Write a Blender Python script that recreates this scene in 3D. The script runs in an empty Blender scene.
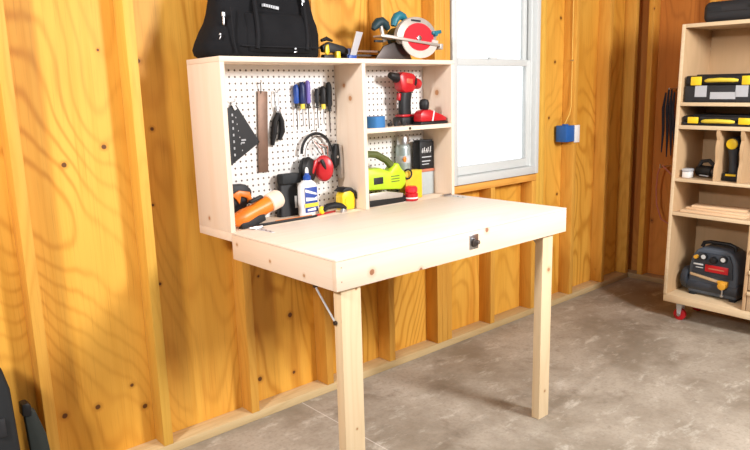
import bpy, bmesh, math, random
from mathutils import Vector, Matrix, Euler
random.seed(7)
S = bpy.context.scene
COL = S.collection
PI = math.pi

# ------------------------------------------------------------------ mesh builder
class MB:
    def __init__(s): s.bm = bmesh.new()
    def _merge(s, b, bev=0, seg=2, M=None):
        if bev > 0:
            es = [e for e in b.edges if len(e.link_faces) == 2 and e.calc_face_angle(0) > 0.6]
            bmesh.ops.bevel(b, geom=es, offset=bev, segments=seg, affect='EDGES', profile=0.5, clamp_overlap=True)
        if M is not None: b.transform(M)
        m = bpy.data.meshes.new('t'); b.to_mesh(m); b.free()
        s.bm.from_mesh(m); bpy.data.meshes.remove(m)
        return s
    def bx(s, x0, x1, y0, y1, z0, z1, bev=0, seg=2, M=None):
        b = bmesh.new(); bmesh.ops.create_cube(b, size=1)
        for v in b.verts: v.co = Vector(((x0+x1)/2+v.co.x*(x1-x0), (y0+y1)/2+v.co.y*(y1-y0), (z0+z1)/2+v.co.z*(z1-z0)))
        return s._merge(b, bev, seg, M)
    def rb(s, c, size, rot=(0, 0, 0), bev=0, seg=2):
        M = Matrix.Translation(c) @ Euler(rot).to_matrix().to_4x4()
        h = [q/2 for q in size]
        return s.bx(-h[0], h[0], -h[1], h[1], -h[2], h[2], bev, seg, M)
    def cyl(s, p0, p1, r0, r1=None, n=20, bev=0):
        r1 = r0 if r1 is None else r1
        p0 = Vector(p0); p1 = Vector(p1); d = p1-p0
        b = bmesh.new(); bmesh.ops.create_cone(b, cap_ends=True, segments=n, radius1=r0, radius2=max(r1, 1e-5), depth=d.length)
        M = Matrix.Translation((p0+p1)/2) @ d.to_track_quat('Z', 'Y').to_matrix().to_4x4()
        return s._merge(b, bev, 2, M)
    def tube(s, pts, r, n=8, closed=False):
        pts = [Vector(p) for p in pts]; b = bmesh.new(); rings = []
        N = len(pts); up = None
        for i, p in enumerate(pts):
            a = pts[(i-1) % N] if (closed or i > 0) else p
            c = pts[(i+1) % N] if (closed or i < N-1) else p
            t = (c-a).normalized()
            if up is None: up = t.orthogonal().normalized()
            u = (up-t*up.dot(t)).normalized(); up = u; w = t.cross(u)
            rr = r[i] if isinstance(r, (list, tuple)) else r
            rings.append([b.verts.new(p+(u*math.cos(2*PI*k/n)+w*math.sin(2*PI*k/n))*rr) for k in range(n)])
        for i in range(N if closed else N-1):
            A, B = rings[i], rings[(i+1) % N]
            for k in range(n): b.faces.new((A[k], A[(k+1) % n], B[(k+1) % n], B[k]))
        if not closed: b.faces.new(rings[0][::-1]); b.faces.new(rings[-1])
        return s._merge(b)
    def lathe(s, prof, c=(0, 0, 0), M=None, n=28):
        b = bmesh.new(); rings = []
        for r, z in prof:
            rings.append([b.verts.new((max(r, 1e-5)*math.cos(2*PI*k/n), max(r, 1e-5)*math.sin(2*PI*k/n), z)) for k in range(n)])
        for A, B in zip(rings, rings[1:]):
            for k in range(n): b.faces.new((A[k], A[(k+1) % n], B[(k+1) % n], B[k]))
        b.faces.new(rings[0][::-1]); b.faces.new(rings[-1])
        T = Matrix.Translation(c)
        if M is not None: T = T @ M
        return s._merge(b, 0, 2, T)
    def prism(s, poly, d0, d1, plane='xz', bev=0, seg=2, M=None):
        f = {'xz': lambda a, c, d: (a, d, c), 'yz': lambda a, c, d: (d, a, c), 'xy': lambda a, c, d: (a, c, d)}[plane]
        b = bmesh.new()
        A = [b.verts.new(f(p[0], p[1], d0)) for p in poly]; B = [b.verts.new(f(p[0], p[1], d1)) for p in poly]
        n = len(poly); b.faces.new(A); b.faces.new(B[::-1])
        for k in range(n): b.faces.new((A[k], B[k], B[(k+1) % n], A[(k+1) % n]))
        bmesh.ops.recalc_face_normals(b, faces=b.faces)
        return s._merge(b, bev, seg, M)
    def ring(s, outer, inner, d0, d1, plane='xz'):
        """plate with a hole: outer and inner outlines with the same number of points"""
        f = {'xz': lambda a, c, d: (a, d, c), 'yz': lambda a, c, d: (d, a, c), 'xy': lambda a, c, d: (a, c, d)}[plane]
        b = bmesh.new(); n = len(outer)
        V = [[b.verts.new(f(p[0], p[1], d)) for p in pl] for pl in (outer, inner) for d in (d0, d1)]
        o0, o1, i0, i1 = V
        for k in range(n):
            j = (k+1) % n
            b.faces.new((o0[k], o0[j], i0[j], i0[k])); b.faces.new((o1[k], i1[k], i1[j], o1[j]))
            b.faces.new((o0[k], o1[k], o1[j], o0[j])); b.faces.new((i0[k], i0[j], i1[j], i1[k]))
        bmesh.ops.recalc_face_normals(b, faces=b.faces)
        return s._merge(b)
    def sph(s, c, r, M=None, n=20):
        if not isinstance(r, (tuple, list)): r = (r, r, r)
        b = bmesh.new(); bmesh.ops.create_uvsphere(b, u_segments=n, v_segments=n//2+2, radius=1)
        T = Matrix.Translation(c)
        if M is not None: T = T @ M
        return s._merge(b, 0, 2, T @ Matrix.Diagonal((*r, 1)))
    def loft(s, rings):
        b = bmesh.new(); R = [[b.verts.new(p) for p in r] for r in rings]
        for A, B in zip(R, R[1:]):
            n = len(A)
            for k in range(n): b.faces.new((A[k], A[(k+1) % n], B[(k+1) % n], B[k]))
        b.faces.new(R[0][::-1]); b.faces.new(R[-1])
        bmesh.ops.recalc_face_normals(b, faces=b.faces)
        return s._merge(b)

def sring(x0, x1, y0, y1, z, e=3.2, n=36, f=None):
    out = []
    for k in range(n):
        a = 2*PI*k/n; c, q = math.cos(a), math.sin(a)
        x = (x0+x1)/2+(x1-x0)/2*math.copysign(abs(c)**(2/e), c)
        y = (y0+y1)/2+(y1-y0)/2*math.copysign(abs(q)**(2/e), q)
        p = (x, y, z)
        out.append(f(*p) if f else p)
    return out

def circ(cx, cz, r, n=24, a0=0, a1=2*PI, rz=None):
    rz = rz or r
    full = abs(a1-a0-2*PI) < 1e-6
    m = n if full else n+1
    return [(cx+r*math.cos(a0+(a1-a0)*k/n), cz+rz*math.sin(a0+(a1-a0)*k/n)) for k in range(m)]

def obj(name, mb, m, parent=None, label=None, local=False, sharp=35):
    me = bpy.data.meshes.new(name); mb.bm.to_mesh(me); mb.bm.free()
    me.shade_smooth(); me.set_sharp_from_angle(angle=math.radians(sharp))
    me.materials.append(m)
    o = bpy.data.objects.new(name, me); COL.objects.link(o)
    if parent:
        o.parent = parent
        if not local:
            p = parent; off = Vector((0, 0, 0))
            while p: off += p.location; p = p.parent
            me.transform(Matrix.Translation(-off))
    if label: o['label'] = label
    return o
def solo(name, mb, m, label, cat, group=None):
    o = obj(name, mb, m); o['label'] = label; o['category'] = cat
    if group: o['group'] = group
    # origin at the base centre
    me = o.data; xs = [v.co for v in me.vertices]
    c = Vector(((min(v.x for v in xs)+max(v.x for v in xs))/2, (min(v.y for v in xs)+max(v.y for v in xs))/2, min(v.z for v in xs)))
    me.transform(Matrix.Translation(-c)); o.location = c
    return o
def thing(name, label, cat, loc=(0, 0, 0), rz=0, group=None):
    o = bpy.data.objects.new(name, None); o.empty_display_size = .05; COL.objects.link(o)
    o.location = loc; o.rotation_euler = (0, 0, rz); o['label'] = label; o['category'] = cat
    if group: o['group'] = group
    return o
def struct(name, mb, m, label=None, parent=None):
    o = obj(name, mb, m, parent)
    if not parent:
        o['kind'] = 'structure'
        if label: o['label'] = label
    return o

# ------------------------------------------------------------------ materials
class NT:
    def __init__(s, name):
        s.m = bpy.data.materials.new(name); s.m.use_nodes = True
        s.t = s.m.node_tree; s.b = s.t.nodes['Principled BSDF']
    def n(s, typ, **kw):
        nd = s.t.nodes.new(typ)
        for k, v in kw.items():
            if k.startswith('_'): setattr(nd, k[1:], v)
            else: nd.inputs[k.replace('__', ' ')].default_value = v
        return nd
    def l(s, a, b): s.t.links.new(a, b)
    def math(s, op, a, b=None, c=None):
        nd = s.t.nodes.new('ShaderNodeMath'); nd.operation = op
        for i, v in enumerate((a, b, c)):
            if v is None: continue
            if isinstance(v, (int, float)): nd.inputs[i].default_value = v
            else: s.l(v, nd.inputs[i])
        return nd.outputs[0]
    def mix(s, f, a, b):
        nd = s.t.nodes.new('ShaderNodeMix'); nd.data_type = 'RGBA'
        for sock, v in ((nd.inputs[0], f), (nd.inputs[6], a), (nd.inputs[7], b)):
            if isinstance(v, (int, float)): sock.default_value = v
            elif isinstance(v, tuple): sock.default_value = (*v[:3], 1)
            else: s.l(v, sock)
        return nd.outputs[2]
    def pos(s, kind='geo'):
        if kind == 'geo': return s.t.nodes.new('ShaderNodeNewGeometry').outputs['Position']
        return s.t.nodes.new('ShaderNodeTexCoord').outputs['Object']
    def map(s, v, scale, loc=(0, 0, 0), rot=(0, 0, 0)):
        nd = s.t.nodes.new('ShaderNodeMapping'); nd.inputs['Scale'].default_value = scale; nd.inputs['Location'].default_value = loc
        nd.inputs['Rotation'].default_value = rot
        s.l(v, nd.inputs['Vector']); return nd.outputs[0]
    def noise(s, v, scale=1, detail=3, rough=.5, dist=0):
        nd = s.t.nodes.new('ShaderNodeTexNoise'); nd.inputs['Scale'].default_value = scale; nd.inputs['Detail'].default_value = detail
        nd.inputs['Roughness'].default_value = rough; nd.inputs['Distortion'].default_value = dist
        s.l(v, nd.inputs['Vector']); return nd.outputs['Fac']
    def ramp(s, f, a, b):
        nd = s.t.nodes.new('ShaderNodeMapRange'); nd.inputs[1].default_value = a; nd.inputs[2].default_value = b; nd.clamp = True
        nd.interpolation_type = 'SMOOTHSTEP'
        s.l(f, nd.inputs[0]); return nd.outputs[0]
    def bump(s, h, strength=.2, dist=.002):
        nd = s.t.nodes.new('ShaderNodeBump'); nd.inputs['Strength'].default_value = strength; nd.inputs['Distance'].default_value = dist
        s.l(h, nd.inputs['Height']); s.l(nd.outputs[0], s.b.inputs['Normal'])

def plain(name, col, rough=.5, metal=0, var=.06, spec=None, scale=40):
    """a painted, moulded or cast surface: one colour with faint mottling"""
    t = NT(name); v = t.pos('obj')
    n = t.noise(v, scale, 2)
    d = tuple(c*(1-var*2) for c in col)
    t.l(t.mix(n, d, tuple(min(1, c*(1+var)) for c in col)), t.b.inputs['Base Color'])
    t.b.inputs['Roughness'].default_value = rough; t.b.inputs['Metallic'].default_value = metal
    if spec is not None: t.b.inputs['Specular IOR Level'].default_value = spec
    return t.m

def wood(name, light, mid, dark, axis='z', ring=26, freq=2.2, fibre=.35, ringamt=.5, knots=(), rough=.55, rnd=None, knotcol=(.08, .025, .008), blotch=.3, stretch=.13, seams=None, rpow=2.2):
    t = NT(name); p = t.pos()
    k = {'x': (stretch, 1, 1), 'y': (1, stretch, 1), 'z': (1, 1, stretch)}[axis]
    v = t.map(p, k)
    big = t.noise(v, freq, 2, .45, .25)
    if rpow > 3: big = t.math('MULTIPLY_ADD', t.noise(t.map(p, (1, 1, .3)), 9, 2, .5), .035, big)
    rings = t.math('MULTIPLY_ADD', t.math('SINE', t.math('MULTIPLY', big, ring*6.28)), .5, .5)
    rings = t.math('POWER', rings, rpow)
    kf = {'x': (.02, 1, 1), 'y': (1, .02, 1), 'z': (1, 1, .02)}[axis]
    fib = t.noise(t.map(p, kf), 190, 3, .6)
    med = t.noise(t.map(p, tuple(q if q < 1 else 1 for q in kf)), 26, 3, .6)
    blot = t.ramp(t.noise(t.map(p, tuple(.35 if q < 1 else 1 for q in kf)), 2.3, 2), .35, .7)
    c = t.mix(t.math('MULTIPLY', blot, blotch), light, mid)
    if rpow > 3:
        msk = t.ramp(t.noise(t.map(p, (1, 1, .5), (7, 3, 2)), 1.7, 2), .40, .62)
        rings = t.math('MULTIPLY', rings, t.math('MULTIPLY_ADD', msk, .65, .35))
        red = t.ramp(t.noise(t.map(p, (5, 5, .35), (3, 1, 5)), 1.6, 4, .6), .54, .74)
        c = t.mix(t.math('MULTIPLY', red, .55), c, tuple(q*w for q, w in zip(mid, (.95, .72, .8))))
    c = t.mix(t.math('MULTIPLY', rings, ringamt), c, mid if rpow < 3 else tuple((a_+b_)/2 for a_, b_ in zip(mid, dark)))
    c = t.mix(t.math('MULTIPLY', t.ramp(med, .45, .75), fibre), c, mid)
    c = t.mix(t.math('MULTIPLY', t.ramp(fib, .5, .8), fibre*.8), c, dark)
    if seams:
        for ax, val, wd in seams:
            sp = t.t.nodes.new('ShaderNodeSeparateXYZ'); t.l(p, sp.inputs[0])
            d = t.math('ABSOLUTE', t.math('SUBTRACT', sp.outputs['XYZ'.index(ax.upper())], val))
            c = t.mix(t.math('MULTIPLY', t.math('LESS_THAN', d, wd), .45), c, dark)
    if rnd:                                   # scattered knots: a jittered cell pattern, one cell in a few carries a knot
        ks, kr, kp = rnd
        vv = t.map(p, {'x': (ks*.8, ks, ks), 'y': (ks, ks*.8, ks), 'z': (ks, ks, ks*.8)}[axis])
        vo = t.t.nodes.new('ShaderNodeTexVoronoi'); vo.inputs['Scale'].default_value = 1; t.l(vv, vo.inputs['Vector'])
        d = t.math('ADD', vo.outputs['Distance'], t.math('MULTIPLY', t.noise(p, 60, 2), kr*ks*.5))
        sp = t.t.nodes.new('ShaderNodeSeparateColor'); t.l(vo.outputs['Color'], sp.inputs[0])
        sel = t.math('LESS_THAN', sp.outputs[0], kp)
        halo = t.math('MULTIPLY', t.math('SUBTRACT', 1, t.ramp(d, kr*ks*.9, kr*ks*2.3)), sel)
        core = t.math('MULTIPLY', t.math('SUBTRACT', 1, t.ramp(d, kr*ks*.7, kr*ks*1.0)), sel)
        c = t.mix(t.math('MULTIPLY', halo, .5), c, dark); c = t.mix(core, c, knotcol)
    for kx, ky, kz, kr in knots:
        q = t.t.nodes.new('ShaderNodeVectorMath'); q.operation = 'DISTANCE'; t.l(p, q.inputs[0]); q.inputs[1].default_value = (kx, ky, kz)
        d = t.math('ADD', q.outputs['Value'], t.math('MULTIPLY', t.noise(p, 90, 2), kr*.4))
        halo = t.math('SUBTRACT', 1, t.ramp(d, kr*1.0, kr*2.6)); core = t.math('SUBTRACT', 1, t.ramp(d, kr*.9, kr*1.25))
        c = t.mix(t.math('MULTIPLY', halo, .45), c, dark); c = t.mix(t.math('MULTIPLY', core, .9), c, knotcol)
    t.l(c, t.b.inputs['Base Color']); t.b.inputs['Roughness'].default_value = rough
    t.b.inputs['Specular IOR Level'].default_value = .3
    t.bump(fib, .12, .001)
    return t.m

W = .089
PLYKNOTS = [(-.610, W, 1.18, .011), (-.454, W, 1.182, .010), (-.308, W, 1.236, .010), (-.151, W, 1.545, .010), (-.120, W, 1.291, .008),
            (-.553, W, .256, .011), (-.433, W, .250, .011), (-.253, W, .192, .011), (-.296, W, .296, .008), (-.145, W, .679, .007),
            (-.144, W, .998, .006), (.460, W, .402, .013), (.465, W, .118, .009), (.280, W, .141, .012), (1.084, W, .184, .009), (2.601, W, 1.842, .011), (2.546, W, 1.571, .010), (2.493, W, 1.223, .009), (2.602, W, .72, .010), (2.408, W, 1.838, .009), (2.41, W, 1.06, .010), (-.294, W, 1.582, .005), (.305, W, .62, .006)]
ORL = (.82, .44, .070); ORM = (.66, .29, .026); ORD = (.38, .12, .010)
M = {}
M['ply'] = wood('orange_plywood', ORL, ORM, ORD, 'z', ring=32, freq=1.5, ringamt=.72, knots=PLYKNOTS, rnd=(2.6, .011, .30), blotch=.8, stretch=.34, rough=.5, rpow=4, fibre=.45)
M['ply_right'] = wood('orange_plywood_dimmed', (.62, .25, .05), (.50, .165, .025), (.22, .06, .01), 'z', ring=30, freq=1.5, ringamt=.5, rnd=(3.2, .013, .4), blotch=.8, stretch=.3, rough=.6, rpow=4)  # orange plywood with the light falloff of the far corner put into its colour
M['stud'] = wood('amber_stud', (.76, .40, .070), (.58, .25, .030), (.36, .12, .012), 'z', ring=14, freq=6, ringamt=.35, rnd=(5, .008, .25), blotch=.5)
M['stud_y'] = wood('yellow_stud', (.76, .44, .075), (.62, .31, .04), (.40, .15, .02), 'z', ring=14, freq=6, ringamt=.3, rnd=(5, .006, .15), blotch=.5)
M['sill'] = wood('amber_sill', (.84, .42, .09), (.66, .27, .04), (.38, .12, .015), 'x', ring=14, freq=6, ringamt=.35, rnd=(5, .008, .2))
M['plate'] = wood('pale_plate', (.66, .50, .27), (.50, .34, .15), (.24, .15, .06), 'x', ring=12, freq=6, ringamt=.35, rnd=(6, .008, .15), blotch=.8)
M['plate_y'] = wood('pale_plate_side', (.50, .36, .20), (.38, .25, .12), (.18, .11, .05), 'y', ring=12, freq=6, ringamt=.35, blotch=.8)
PL = (.85, .71, .57); PM = (.78, .58, .41); PD = (.58, .38, .22)
KC = (.32, .12, .05)
M['pine_x'] = wood('pale_pine_front', PL, PM, PD, 'x', ring=7, freq=4.5, ringamt=.22, fibre=.16, blotch=.2, knotcol=KC,
                   knots=[(.142, -.88, .848, .011), (.359, -.88, .812, .009), (.704, -.88, .897, .010), (.02, -.88, .885, .002), (.02, -.88, .84, .002)])
M['pine_y'] = wood('pale_pine_side', PL, PM, PD, 'y', ring=7, freq=4.5, ringamt=.22, fibre=.16, blotch=.2, knotcol=(.45, .22, .08),
                   knots=[(0, -.290, .872, .006), (0, -.510, .846, .006), (0, -.710, .833, .006)])
M['pine_top'] = wood('pale_pine_top', (.88, .79, .68), (.82, .68, .54), (.66, .47, .32), 'x', ring=8, freq=4, ringamt=.25, fibre=.14, blotch=.25, knotcol=KC, rough=.5,
                     seams=[('y', -.56, .0012), ('y', -.40, .001)])
M['pine_z'] = wood('pale_pine_upright', PL, PM, PD, 'z', ring=7, freq=4.5, ringamt=.22, fibre=.16, blotch=.2, knotcol=(.50, .22, .08),
                   knots=[(.655, -.13, 1.44, .010), (.655, -.17, 1.385, .012), (1.201, -.16, 1.40, .014), (0, -.09, .947, .008), (1.201, -.10, 1.07, .008)])
M['leg'] = wood('leg_pine', (.80, .64, .42), (.70, .52, .30), (.48, .32, .15), 'z', ring=8, freq=8, ringamt=.4, fibre=.2, blotch=.4, knotcol=(.42, .19, .08),
                knots=[(.091, -.861, .80, .004), (1.13, -.861, .66, .010), (.075, -.861, .33, .004), (1.12, -.861, .12, .006)])
M['birch'] = wood('birch_ply', (.60, .43, .27), (.50, .34, .19), (.42, .26, .12), 'y', ring=8, freq=5, ringamt=.25, fibre=.15, blotch=.3, stretch=.3)
M['birch_z'] = wood('birch_ply_upright', (.62, .42, .24), (.50, .33, .17), (.42, .26, .12), 'z', ring=8, freq=5, ringamt=.25, fibre=.15, blotch=.3, stretch=.3)
M['birch_edge'] = wood('birch_edge', (.80, .64, .42), (.66, .48, .28), (.42, .28, .14), 'y', ring=8, freq=9, ringamt=.3, fibre=.2)
M['scrap'] = wood('scrap_board', (.82, .60, .38), (.72, .48, .28), (.5, .3, .15), 'y', ring=8, freq=7, ringamt=.3)

def concrete():
    t = NT('mottled_concrete'); p = t.pos()
    a = t.noise(p, 1.6, 7, .66, .2); b = t.noise(t.map(p, (1.2, 2.6, 1), rot=(0, 0, .6)), 4.5, 8, .72, .25); c = t.noise(p, 60, 3, .6)
    col = t.mix(t.ramp(a, .36, .66), (.24, .20, .15), (.44, .39, .32))
    col = t.mix(t.math('MULTIPLY', t.ramp(b, .52, .70), .75), col, (.60, .56, .48))
    col = t.mix(t.math('MULTIPLY', t.ramp(t.noise(t.map(p, (1.3, 1, 1), (4, 2, 0)), 3.5, 8, .74, .2), .53, .70), .75), col, (.19, .15, .11))
    col = t.mix(t.math('MULTIPLY', t.ramp(c, .45, .7), .35), col, (.22, .19, .15))
    sp = t.t.nodes.new('ShaderNodeSeparateXYZ'); t.l(p, sp.inputs[0])
    d = t.math('ABSOLUTE', t.math('SUBTRACT', sp.outputs[0], .443))
    col = t.mix(t.math('MULTIPLY', t.math('LESS_THAN', d, .0022), .6), col, (.78, .74, .68))
    t.l(col, t.b.inputs['Base Color']); t.b.inputs['Roughness'].default_value = .62
    t.bump(t.math('ADD', b, t.math('MULTIPLY', c, .3)), .15, .004)
    return t.m
M['floor'] = concrete()

def pegmat():
    t = NT('white_pegboard'); p = t.pos()
    sp = t.t.nodes.new('ShaderNodeSeparateXYZ'); t.l(p, sp.inputs[0])
    def cell(o, off): return t.math('SUBTRACT', t.math('FRACT', t.math('DIVIDE', t.math('ADD', o, off), .0254)), .5)
    x = cell(sp.outputs[0], .0); z = cell(sp.outputs[2], .006)
    r = t.math('SQRT', t.math('ADD', t.math('MULTIPLY', x, x), t.math('MULTIPLY', z, z)))
    hole = t.math('SUBTRACT', 1, t.ramp(r, .135, .185))
    t.l(t.mix(hole, (.84, .82, .79), (.10, .07, .05)), t.b.inputs['Base Color'])
    t.b.inputs['Roughness'].default_value = .45
    t.bump(t.math('SUBTRACT', 1, hole), .5, .002)
    return t.m
M['peg'] = pegmat()
def glassmat():
    t = NT('window_glass'); t.b.inputs['Base Color'].default_value = (1, 1, 1, 1); t.b.inputs['Roughness'].default_value = 0
    t.b.inputs['Transmission Weight'].default_value = 1; t.b.inputs['IOR'].default_value = 1.01
    return t.m
M['glass'] = glassmat()
def fabric(name, a, b, sc=900):
    t = NT(name); v = t.pos('obj'); n = t.noise(v, sc, 2); w = t.noise(v, 14, 3)
    t.l(t.mix(t.math('MULTIPLY_ADD', w, .6, t.math('MULTIPLY', n, .4)), a, b), t.b.inputs['Base Color'])
    t.b.inputs['Roughness'].default_value = .9; t.b.inputs['Specular IOR Level'].default_value = .15; t.bump(t.math('ADD', n, t.math('MULTIPLY', w, 5)), .3, .0015)
    return t.m
M['bag'] = fabric('black_nylon', (.005, .005, .006), (.018, .018, .020))
M['strap'] = fabric('black_webbing', (.008, .008, .009), (.024, .024, .027))
M['coat'] = fabric('dark_cloth', (.02, .022, .03), (.05, .055, .07))
M['black'] = plain('black_plastic', (.011, .011, .012), .5, spec=.35)
M['black2'] = plain('dark_charcoal_plastic', (.024, .025, .028), .55, spec=.35)
M['steel'] = plain('brushed_steel', (.62, .63, .65), .3, 1)
M['zinc'] = plain('zinc_plate', (.62, .66, .70), .4, .4)
M['alu'] = plain('cast_aluminium', (.50, .45, .40), .42, .35)
M['alulight'] = plain('pale_aluminium', (.66, .60, .54), .4, .2)
M['darkmetal'] = plain('dark_metal', (.09, .075, .07), .4, .7)
M['brownmetal'] = plain('rusty_brown_steel', (.22, .13, .09), .5, .45, var=.2, scale=30)
M['teal'] = plain('teal_plastic', (.010, .16, .22), .45)
M['tealdark'] = plain('dark_teal_rubber', (.008, .035, .045), .55)
M['red'] = plain('red_plastic', (.50, .010, .016), .35)
M['redbright'] = plain('bright_red_blade_paint', (.85, .02, .035), .35)
M['redorange'] = plain('red_orange_panel', (.75, .10, .05), .45)
M['orange'] = plain('orange_plastic', (.85, .22, .018), .4)
M['cream'] = plain('cream_abrasive_cap', (.80, .66, .52), .7)
M['blue'] = plain('blue_plastic', (.014, .07, .35), .4)
M['navy'] = plain('navy_plastic', (.012, .025, .11), .4)
M['purple'] = plain('violet_plastic', (.17, .13, .45), .35)
M['bluetape'] = plain('blue_masking_tape', (.03, .17, .42), .7)
M['cardboard'] = plain('tape_core', (.5, .35, .2), .8)
M['yellow'] = plain('yellow_plastic', (.90, .62, .015), .4)
M['carton'] = plain('warm_yellow_card', (.85, .50, .015), .6)
M['lime'] = plain('lime_plastic', (.50, .72, .02), .4)
M['limedark'] = plain('dark_olive_rubber', (.10, .12, .03), .6)
M['white'] = plain('white_plastic', (.84, .83, .81), .4, var=.02)
M['vinyl'] = plain('white_vinyl', (.66, .68, .665), .45, var=.015)
M['labelblue'] = plain('label_blue', (.01, .05, .30), .5)
M['labelwhite'] = plain('label_white', (.78, .78, .78), .6, var=.02)
M['labelgrey'] = plain('sticker_grey', (.48, .50, .53), .6, var=.03)
M['labelyellow'] = plain('label_yellow', (.80, .62, .05), .5)
M['silverteal'] = plain('silver_green_can', (.42, .50, .50), .3, .5)
M['greyblue'] = plain('grey_blue_can', (.42, .47, .48), .5)
M['rust'] = plain('red_brown_band', (.50, .16, .09), .5)
M['compressor'] = plain('slate_blue_plastic', (.075, .095, .125), .55)
M['compdark'] = plain('slate_dark_plastic', (.030, .038, .052), .55)
M['gauge'] = plain('gauge_face', (.60, .62, .62), .4)
M['amber'] = plain('amber_knob', (.72, .36, .03), .45)
M['tan'] = plain('tan_rail', (.52, .36, .20), .5)
M['rubber'] = plain('dark_grey_rubber', (.018, .020, .022), .65, spec=.3)
M['greyslate'] = plain('grey_green_slab', (.035, .042, .038), .65, spec=.3)
M['boxblue'] = plain('blue_outlet_box', (.015, .12, .42), .5)
M['cable'] = plain('yellow_cable', (.80, .50, .10), .6)
M['ceil'] = plain('ceiling_board', (.30, .30, .30), .8)

# ------------------------------------------------------------------ setting
ZH = 2.75
XR = 3.42           # face of the right-hand studs
struct('floor', MB().bx(-3.2, 6.6, -5.2, .12, -.1, 0), M['floor'], 'mottled grey concrete garage floor')
# plywood sheathing round the window opening (x 1.472..2.282, z .895..2.2)
WX0, WX1, WZ0, WZ1 = 1.478, 2.262, .896, 2.30
wb = MB(); wb.bx(-3.2, WX0, W, .105, 0, ZH).bx(WX1, 3.53, W, .105, 0, ZH).bx(WX0, WX1, W, .105, 0, WZ0).bx(WX0, WX1, W, .105, WZ1, ZH)
struct('wall_back', wb, M['ply'], 'orange plywood sheathing between the studs of the back wall')
struct('wall_right', MB().bx(XR+W, XR+W+.02, -5.2, W, 0, ZH), M['ply_right'], 'orange plywood sheathing of the right wall, coloured darker for light falloff')
struct('wall_left', MB().bx(-3.2, -3.18, -5.2, W, 0, ZH), M['ceil'])
struct('wall_front', MB().bx(-3.2, XR+.12, -5.2, -5.18, 0, ZH), M['ceil'])
struct('ceiling', MB().bx(-3.2, XR+.12, -5.2, .12, ZH, ZH+.03), M['ceil'])
nt = [0]
def trim(mb, m, label):
    nt[0] += 1
    return struct('trim_%d' % nt[0], mb, m, label)
trim(MB().bx(-3.15, XR+W, 0, W, 0, .038, .002), M['plate'], 'pale bottom plate along the foot of the back wall')
trim(MB().bx(XR, XR+W, -5.1, -.001, 0, .038, .002), M['plate_y'], 'pale bottom plate along the foot of the right wall')
trim(MB().bx(-3.15, XR+W, 0, W, ZH-.04, ZH-.001), M['sill'], 'top plate of the back wall')
Z1 = ZH-.041
studs = [-2.22, -1.81, -1.41, -1.005, -.604, -.186, .217, .632, 1.038]
for i, r in enumerate(studs):
    trim(MB().bx(r-.038, r, 0, W-.0005, .0385, Z1, .0015), M['stud_y' if i in (3, 5) else 'stud'], 'amber wall stud')
for r in (1.396, 1.4345, 1.473):
    trim(MB().bx(r-.038, r, 0, W-.0005, .0385, Z1, .0015), M['stud'], 'amber stud of the group left of the window')
for r in (2.2825, 2.321):
    trim(MB().bx(r-.038, r, 0, W-.0005, .0385, Z1, .0015), M['stud_y'], 'yellow king stud right of the window')
trim(MB().bx(2.206, 2.244, 0, W-.0005, .0385, .855, .0015), M['stud'], 'short trimmer stud under the window sill')
trim(MB().bx(1.81, 1.848, 0, W-.0005, .0385, .8565, .0015), M['stud'], 'short cripple stud under the window sill')
trim(MB().bx(1.4735, 2.244, 0, W-.0005, .857, .895, .0015), M['sill'], 'amber rough sill under the window')
for r in (2.677, 3.08, 3.42):
    trim(MB().bx(r-.038, r, 0, W-.0005, .0385, Z1, .0015), M['stud'], 'amber wall stud near the corner')
for y in (-.07, -.477, -.884, -1.29, -1.70, -2.1, -2.5):
    trim(MB().bx(XR, XR+W-.0005, y-.038, y, .0385, Z1, .0015), M['stud'], 'reddish stud of the right wall')

# window
wm = MB(); X0, X1, Y0, Y1, z0, z1 = 1.487, 2.258, -.004, .10, .900, 2.295
fr = .036
wm.bx(X0, X0+fr, Y0, Y1, z0, z1, .003).bx(X1-fr, X1, Y0, Y1, z0, z1, .003).bx(X0+fr, X1-fr, Y0, Y1, z0, z0+.045, .003).bx(X0+fr, X1-fr, Y0, Y1, z1-fr, z1, .003)
wm.bx(X0+fr, X0+fr+.012, .03, .05, z0+.045, z1-fr).bx(X1-fr-.012, X1-fr, .03, .05, z0+.045, z1-fr)
win = struct('window_1', wm, M['vinyl'], 'white single-hung vinyl window')
win['label'] = 'white vinyl single-hung window with bright daylight behind it'
def sash(name, za, zb, ya, yb, st, rb_, rt):
    m = MB(); a, b = X0+fr+.004, X1-fr-.004
    m.bx(a, a+st, ya, yb, za, zb, .003).bx(b-st, b, ya, yb, za, zb, .003).bx(a+st, b-st, ya, yb, za, za+rb_, .003).bx(a+st, b-st, ya, yb, zb-rt, zb, .003)
    o = struct(name, m, M['vinyl'], parent=win)
    struct('pane', MB().bx(a+st-.004, b-st+.004, (ya+yb)/2-.002, (ya+yb)/2+.002, za+rb_-.004, zb-rt+.004), M['glass'], parent=o)
    return o
ls = sash('lower_sash', .947, 1.575, .034, .060, .040, .048, .036)
sash('upper_sash', 1.545, 2.255, .064, .088, .036, .036, .036)
struct('sash_lock', MB().bx(1.85, 1.91, .040, .062, 1.575, 1.588, .003), M['vinyl'], parent=ls)

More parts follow.
